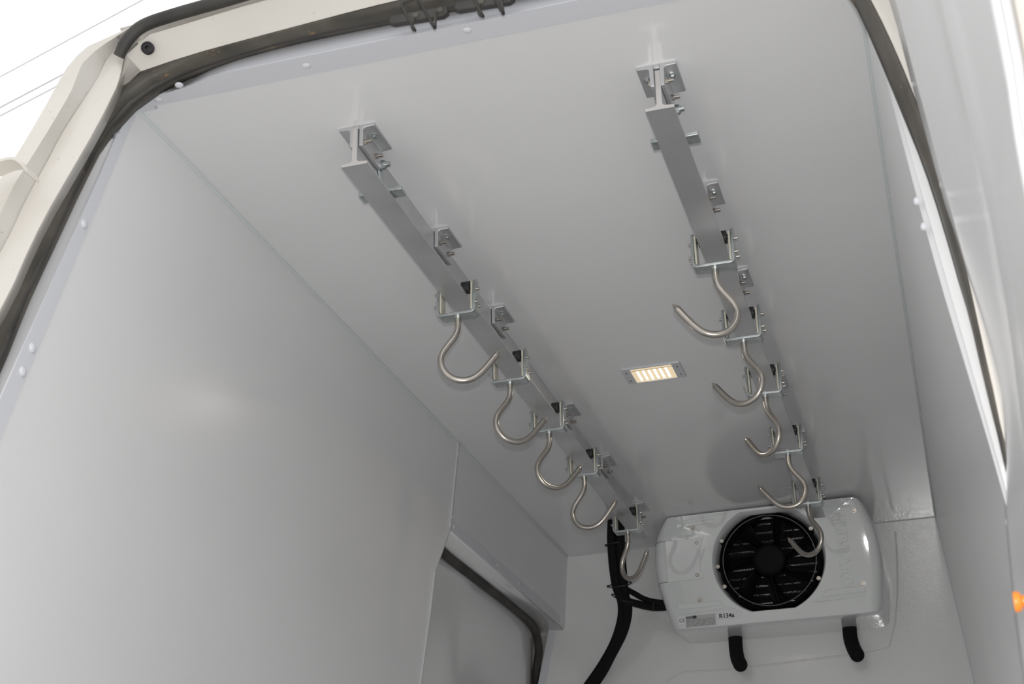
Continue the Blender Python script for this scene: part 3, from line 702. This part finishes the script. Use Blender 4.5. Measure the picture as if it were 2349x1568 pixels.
def screw(x, y, z, r=.0065, name='screw', mt='bolt'):
    mm = MB(); c = Vector((x, y, z)) - UO
    mm.rings([[(c.x + q * math.cos(j * PI / 8), c.y - h, c.z + q * math.sin(j * PI / 8)) for j in range(16)] for q, h in ((r * 1.45, -.001), (r * 1.45, .0006), (r, .0007), (r, .0022), (r * .75, .0034), (r * .35, .0034), (r * .3, .002), (.0003, .002))], cap0=True, cap1=True)
    mm.build(name, mt, U)
for x, z in ((-.853, 1.641), (-.844, 1.583), (-.850, 1.463), (-.849, 1.372), (-.274, 1.640), (-.273, 1.372)): screw(x, 5.1985, z)
# fan: shroud ring, guard with spokes and wires, hub, blades, coil
m = MB()
def circ(r, y, n=96, zhi=1.672, zlo=1.324): return [Vector((fc.x + r * math.cos(2 * PI * j / n), y, max(zlo, min(zhi, fc.z + r * math.sin(2 * PI * j / n))))) - UO for j in range(n)]
m.rings([circ(.187, 5.274), circ(.1825, 5.236), circ(.180, 5.226), circ(.176, 5.224), circ(.172, 5.228), circ(.170, 5.30), circ(.169, 5.33)])
m.build('fan_shroud', 'fan', U, smooth=40)
for a in (152, 182, 206, 32, -27):
    ca, sa = math.cos(math.radians(a)), math.sin(math.radians(a))
    x, z = fc.x + .187 * ca, fc.z + .187 * sa
    mm = MB(); mm.rings([[Vector((x + q * math.cos(j * PI / 9), y_, z + q * math.sin(j * PI / 9))) - UO for j in range(18)] for q, y_ in ((.009, 5.27), (.009, 5.224), (.008, 5.221), (.001, 5.221))], cap0=True, cap1=True)
    mm.build('mounting_ear', 'fan', U)
    screw(x, 5.221, z, .0050)
m = MB()
NS = 11
for k in range(NS):
    a0 = 2 * PI * k / NS + .15
    pts = [Vector((fc.x + r * math.cos(a0 + (r - .05) * 1.2), 5.224 + .004 * (1 - r / .17), fc.z + r * math.sin(a0 + (r - .05) * 1.2))) - UO for r in (.05, .08, .11, .14, .175)]
    m.tube(pts, .0022, 6)
for r in (.072, .082, .092, .102, .112, .122, .132, .142, .152, .162):
    m.tube(circ(r, 5.2255, 64), .0011, 5, closed=True)
m.build('fan_guard', 'fan', U, smooth=60)
m = MB(); m.tube(circ(.1665, 5.2225, 96), .0015, 6, closed=True); m.build('guard_rim', 'greyink', U, smooth=60)
m = MB(); m.rings([circ(.060, 5.26), circ(.060, 5.224), circ(.058, 5.219), circ(.052, 5.2155), circ(.047, 5.215), circ(.046, 5.2165), circ(.012, 5.215), circ(.001, 5.215)], cap1=True); m.build('fan_hub', 'fan', U, smooth=40)
for k in range(7):
    a0 = 2 * PI * k / 7; mm = MB()
    g0 = [[Vector((fc.x + r * math.cos(a0 + t + (r - .05) * 2), 5.235 + .045 * t / .55, fc.z + r * math.sin(a0 + t + (r - .05) * 2))) - UO for r in (.055, .08, .11, .14, .162)] for t in (0, .1, .2, .3, .38)]
    mm.rings(g0, closed=False); mm.build('fan_blade', 'fan', U, smooth=60, solid=.002)
m = MB(); m.prism([(p.x, p.z) for p in hole(.185, 0)], 1, 5.335 - UO.y, 5.345 - UO.y); m.build('coil_block', 'fan', U)
for k in range(11):
    z = fc.z - .165 + k * .033; mm = MB(); hw = math.sqrt(max(.0, .172 ** 2 - (z - fc.z) ** 2))
    if hw < .03: continue
    mm.tube([Vector((fc.x - hw, 5.325, z)) - UO, Vector((fc.x + hw, 5.325, z)) - UO], .0042, 10); mm.build('coil_tube', 'coil', U)

# lettering
def text(body, size, loc, rot, mt, name, parent, ext=.0004, bevel=0, bold=0, align='CENTER', sx=1):
    cu = bpy.data.curves.new(name, 'FONT'); cu.body = body; cu.size = size; cu.extrude = ext; cu.align_x = align; cu.align_y = 'CENTER'; cu.bevel_depth = bevel; cu.offset = bold
    ob = bpy.data.objects.new(name, cu); COL.objects.link(ob)
    dg = bpy.context.evaluated_depsgraph_get(); me = bpy.data.meshes.new_from_object(ob.evaluated_get(dg))
    bpy.data.objects.remove(ob); me.materials.clear(); me.materials.append(M[mt])
    mx = Matrix.Translation(Vector(loc) - UO) @ rot @ Matrix.Diagonal((sx, 1, 1, 1))
    me.transform(mx); me.name = name
    return me
face = Matrix(((1, 0, 0, 0), (0, 0, -1, 0), (0, 1, 0, 0), (0, 0, 0, 1)))     # x right, y up, facing -y
down = face @ Matrix.Rotation(-PI / 2, 4, 'Z')                                # reads from top to bottom
bm = bmesh.new()
for i, ch in enumerate('HUBBARD'):
    z = 1.618 + (1.387 - 1.618) * i / 6
    me = text(ch, .056, (-.329, 5.1995, z), down, 'unit', 'letter', None, ext=.0014, bevel=.0009, bold=.0008, sx=1.0)
    bm.from_mesh(me)
me = bpy.data.meshes.new('embossed_lettering'); bm.to_mesh(me); bm.free(); me.materials.append(M['unit'])
o = bpy.data.objects.new('embossed_lettering', me); COL.objects.link(o); o.parent = U; o['label'] = 'raised HUBBARD lettering running down the front'
m = MB(); q = [(-.930, 1.300), (-.700, 1.3215), (-.700, 1.296), (-.797, 1.290), (-.93, 1.286)]
m.prism([(x - UO.x, z - UO.z) for x, z in ((-.932, 1.319), (-.705, 1.322), (-.705, 1.293), (-.932, 1.291))], 1, 5.1993 - UO.y, 5.2008 - UO.y)
lb = m.build('white_sticker', 'label', U)
m = MB(); m.prism([(x - UO.x, z - UO.z) for x, z in ((-.904, 1.3165), (-.797, 1.3175), (-.797, 1.277), (-.904, 1.276))], 1, 5.1985 - UO.y, 5.2005 - UO.y)
rp = m.build('rating_plate', 'silver', U); rp['label'] = 'silver rating plate'
def ink(body, size, x, z, bold=0, sx=1, par=None, name='printing', mt='ink'):
    me = text(body, size, (x, 5.1983 if par is rp else 5.1991, z), face, mt, name, None, ext=.0002, bold=bold, sx=sx)
    ob = bpy.data.objects.new(name, me); COL.objects.link(ob); ob.parent = par; return ob
ink('R134a', .0215, -.757, 1.3055, .0006, 1.0, lb)
ink('CE', .017, -.918, 1.303, 0, 1.0, lb)
m = MB(); m.box(-.903 - UO.x, -.863 - UO.x, 5.1980 - UO.y, 5.1985 - UO.y, 1.307 - UO.z, 1.3155 - UO.z); m.build('printing', 'greyink', rp)
m = MB(); m.rings([[Vector((-.872 + r * math.cos(j * PI / 10), y_, 1.3115 + r * math.sin(j * PI / 10))) - UO for j in range(20)] for r, y_ in ((.006, 5.1984), (.006, 5.1975), (.0002, 5.1975))], cap1=True); m.build('printing', 'ink', rp)
m = MB()
for r_ in range(5):
    z = 1.302 - r_ * .0052; x = -.902
    while x < -.802:
        wd = random.uniform(.006, .018); x2 = min(x + wd, -.799)
        m.box(x - UO.x, x2 - UO.x, 5.1981 - UO.y, 5.1985 - UO.y, z - .0009 - UO.z, z + .0009 - UO.z); x = x2 + random.uniform(.003, .007)
m.build('printing', 'greyink', rp)

# the whole front of the unit leans: its lower edge sits further back than its top
KT = .27
for ch in list(U.children) + [g for c in U.children for g in c.children]:
    if ch.type != 'MESH': continue
    for v in ch.data.vertices:
        p = v.co + UO; wt = max(0, min(1, (YB - p.y) / (YB - 5.34)))
        y2 = p.y + (KT * (1.695 - p.z) - .05 * (p.x + .6)) * wt; f = y2 / p.y
        v.co = Vector((p.x * f, y2, min(p.z * f, 1.6995))) - UO

# drain pipes under the unit
def drain(P, label):
    sp_ = smooth_path(P, 6); mm = MB(); r = .0262
    rs = [r] * len(sp_); end = Vector(sp_[-1]); d = (Vector(sp_[-1]) - Vector(sp_[-2])).normalized()
    for k_ in range(1, 7): a = PI / 2 * k_ / 6; sp_.append(end + d * r * math.sin(a)); rs.append(max(.0005, r * math.cos(a)))
    mm.tube(sp_, rs, 20); o = mm.build('drain_hose', 'foam', smooth=60); tag(o, label, 'hose', 'drain hoses under the cooling unit')
drain([(-.779, 5.53, 1.318), (-.779, 5.52, 1.262), (-.774, 5.505, 1.220), (-.762, 5.48, 1.190)], 'short black hose stub hanging under the left part of the cooling unit')
drain([(-.357, 5.53, 1.318), (-.358, 5.52, 1.262), (-.350, 5.505, 1.220), (-.339, 5.48, 1.190)], 'short black hose stub hanging under the right part of the cooling unit')

# insulated hoses by the unit
def hose(P, r, label):
    mm = MB(); mm.tube(smooth_path(P, 8), r, 18); return tag(mm.build('insulated_hose', 'foam', smooth=60), label, 'hose', 'black insulated hoses beside the cooling unit')
hose([(-1.151, 5.19, 1.702), (-1.159, 5.2, 1.625), (-1.168, 5.25, 1.54), (-1.178, 5.33, 1.487), (-1.172, 5.38, 1.44), (-1.184, 5.41, 1.379), (-1.226, 5.45, 1.303), (-1.294, 5.5, 1.228), (-1.375, 5.52, 1.14)], .0185, 'thick black hose from the ceiling down to the lower left, left one of the pair')
hose([(-1.118, 5.175, 1.702), (-1.127, 5.2, 1.60), (-1.140, 5.27, 1.518), (-1.150, 5.33, 1.46), (-1.152, 5.385, 1.408), (-1.182, 5.425, 1.340), (-1.236, 5.465, 1.272), (-1.304, 5.52, 1.198), (-1.385, 5.53, 1.115)], .0165, 'thick black hose from the ceiling down to the lower left, right one of the pair')
hose([(-1.125, 5.235, 1.58), (-1.146, 5.29, 1.500), (-1.148, 5.31, 1.478), (-1.118, 5.36, 1.462), (-1.083, 5.38, 1.442), (-1.031, 5.36, 1.421), (-.955, 5.36, 1.410)], .0105, 'thinner black hose branching into the cooling unit, upper of the two')
hose([(-1.155, 5.25, 1.55), (-1.172, 5.30, 1.475), (-1.162, 5.33, 1.440), (-1.118, 5.37, 1.427), (-1.052, 5.38, 1.409), (-.960, 5.37, 1.402)], .0140, 'black hose branching into the cooling unit, lower of the two')
def tie(c, d, rx, label, sx=1.0, sy=1.0):
    c = Vector(c); d = Vector(d).normalized(); a = d.orthogonal().normalized(); a = (Vector((1, 0, 0)) - d * d.x).normalized(); b_ = d.cross(a)
    rt = empty('cable_tie', c); mm = MB()
    mm.rings([[(a * math.cos(j * PI / 16) * (rx * sx + e) + b_ * math.sin(j * PI / 16) * (rx * sy + e)) + d * h for j in range(32)] for e, h in ((0, -.002), (.0015, -.002), (.0015, .002), (0, .002), (0, -.002))])
    mm.build('strap', 'black', rt, smooth=40)
    mm = MB(); hd = -a * (rx * sx + .003) - b_ * 0
    mm.box(hd.x - .004, hd.x + .003, hd.y - .003, hd.y + .003, hd.z - .004, hd.z + .004); mm.build('buckle', 'black', rt, bevel=.001)
    tag(rt, label, 'cable tie', 'black cable ties on the hoses')
tie((-1.143, 5.2, 1.612), (.03, .1, -1), .037, 'cable tie highest on the black hose bundle, below the ceiling', 1, .62)
tie((-1.160, 5.305, 1.487), (.05, .5, -1), .044, 'cable tie round the hose bundle where the branches split off', 1, .8)
tie((-1.160, 5.35, 1.446), (-.5, .5, -1), .040, 'slanting cable tie lowest on the hose knot', 1, .8)
tie((-1.045, 5.375, 1.415), (1, -.1, -.25), .020, 'small cable tie round the two hoses entering the cooling unit', 1, 1.0)

# ------------------------------------------------------------------ overhead wires outside
def wire(a, b_, r, label):
    a = Vector(a); b_ = Vector(b_); d = b_ - a; mm = MB()
    mm.tube([a - d * 2.5, a, b_, b_ + d * 2.5], r, 8); tag(mm.build('overhead_wire', 'cable', smooth=60), label, 'wire', 'overhead wires against the white sky')
wire((-8.6, 10.74, 9.0), (-6.57, 10.08, 9.0), .0034, 'highest of the three thin wires crossing the white sky')
wire((-8.92, 11.22, 9.0), (-6.02, 10.27, 9.0), .0045, 'middle one of the three thin wires crossing the white sky')
wire((-9.02, 11.36, 9.0), (-5.85, 10.32, 9.0), .0040, 'lowest of the three thin wires, just above the cream pillar')
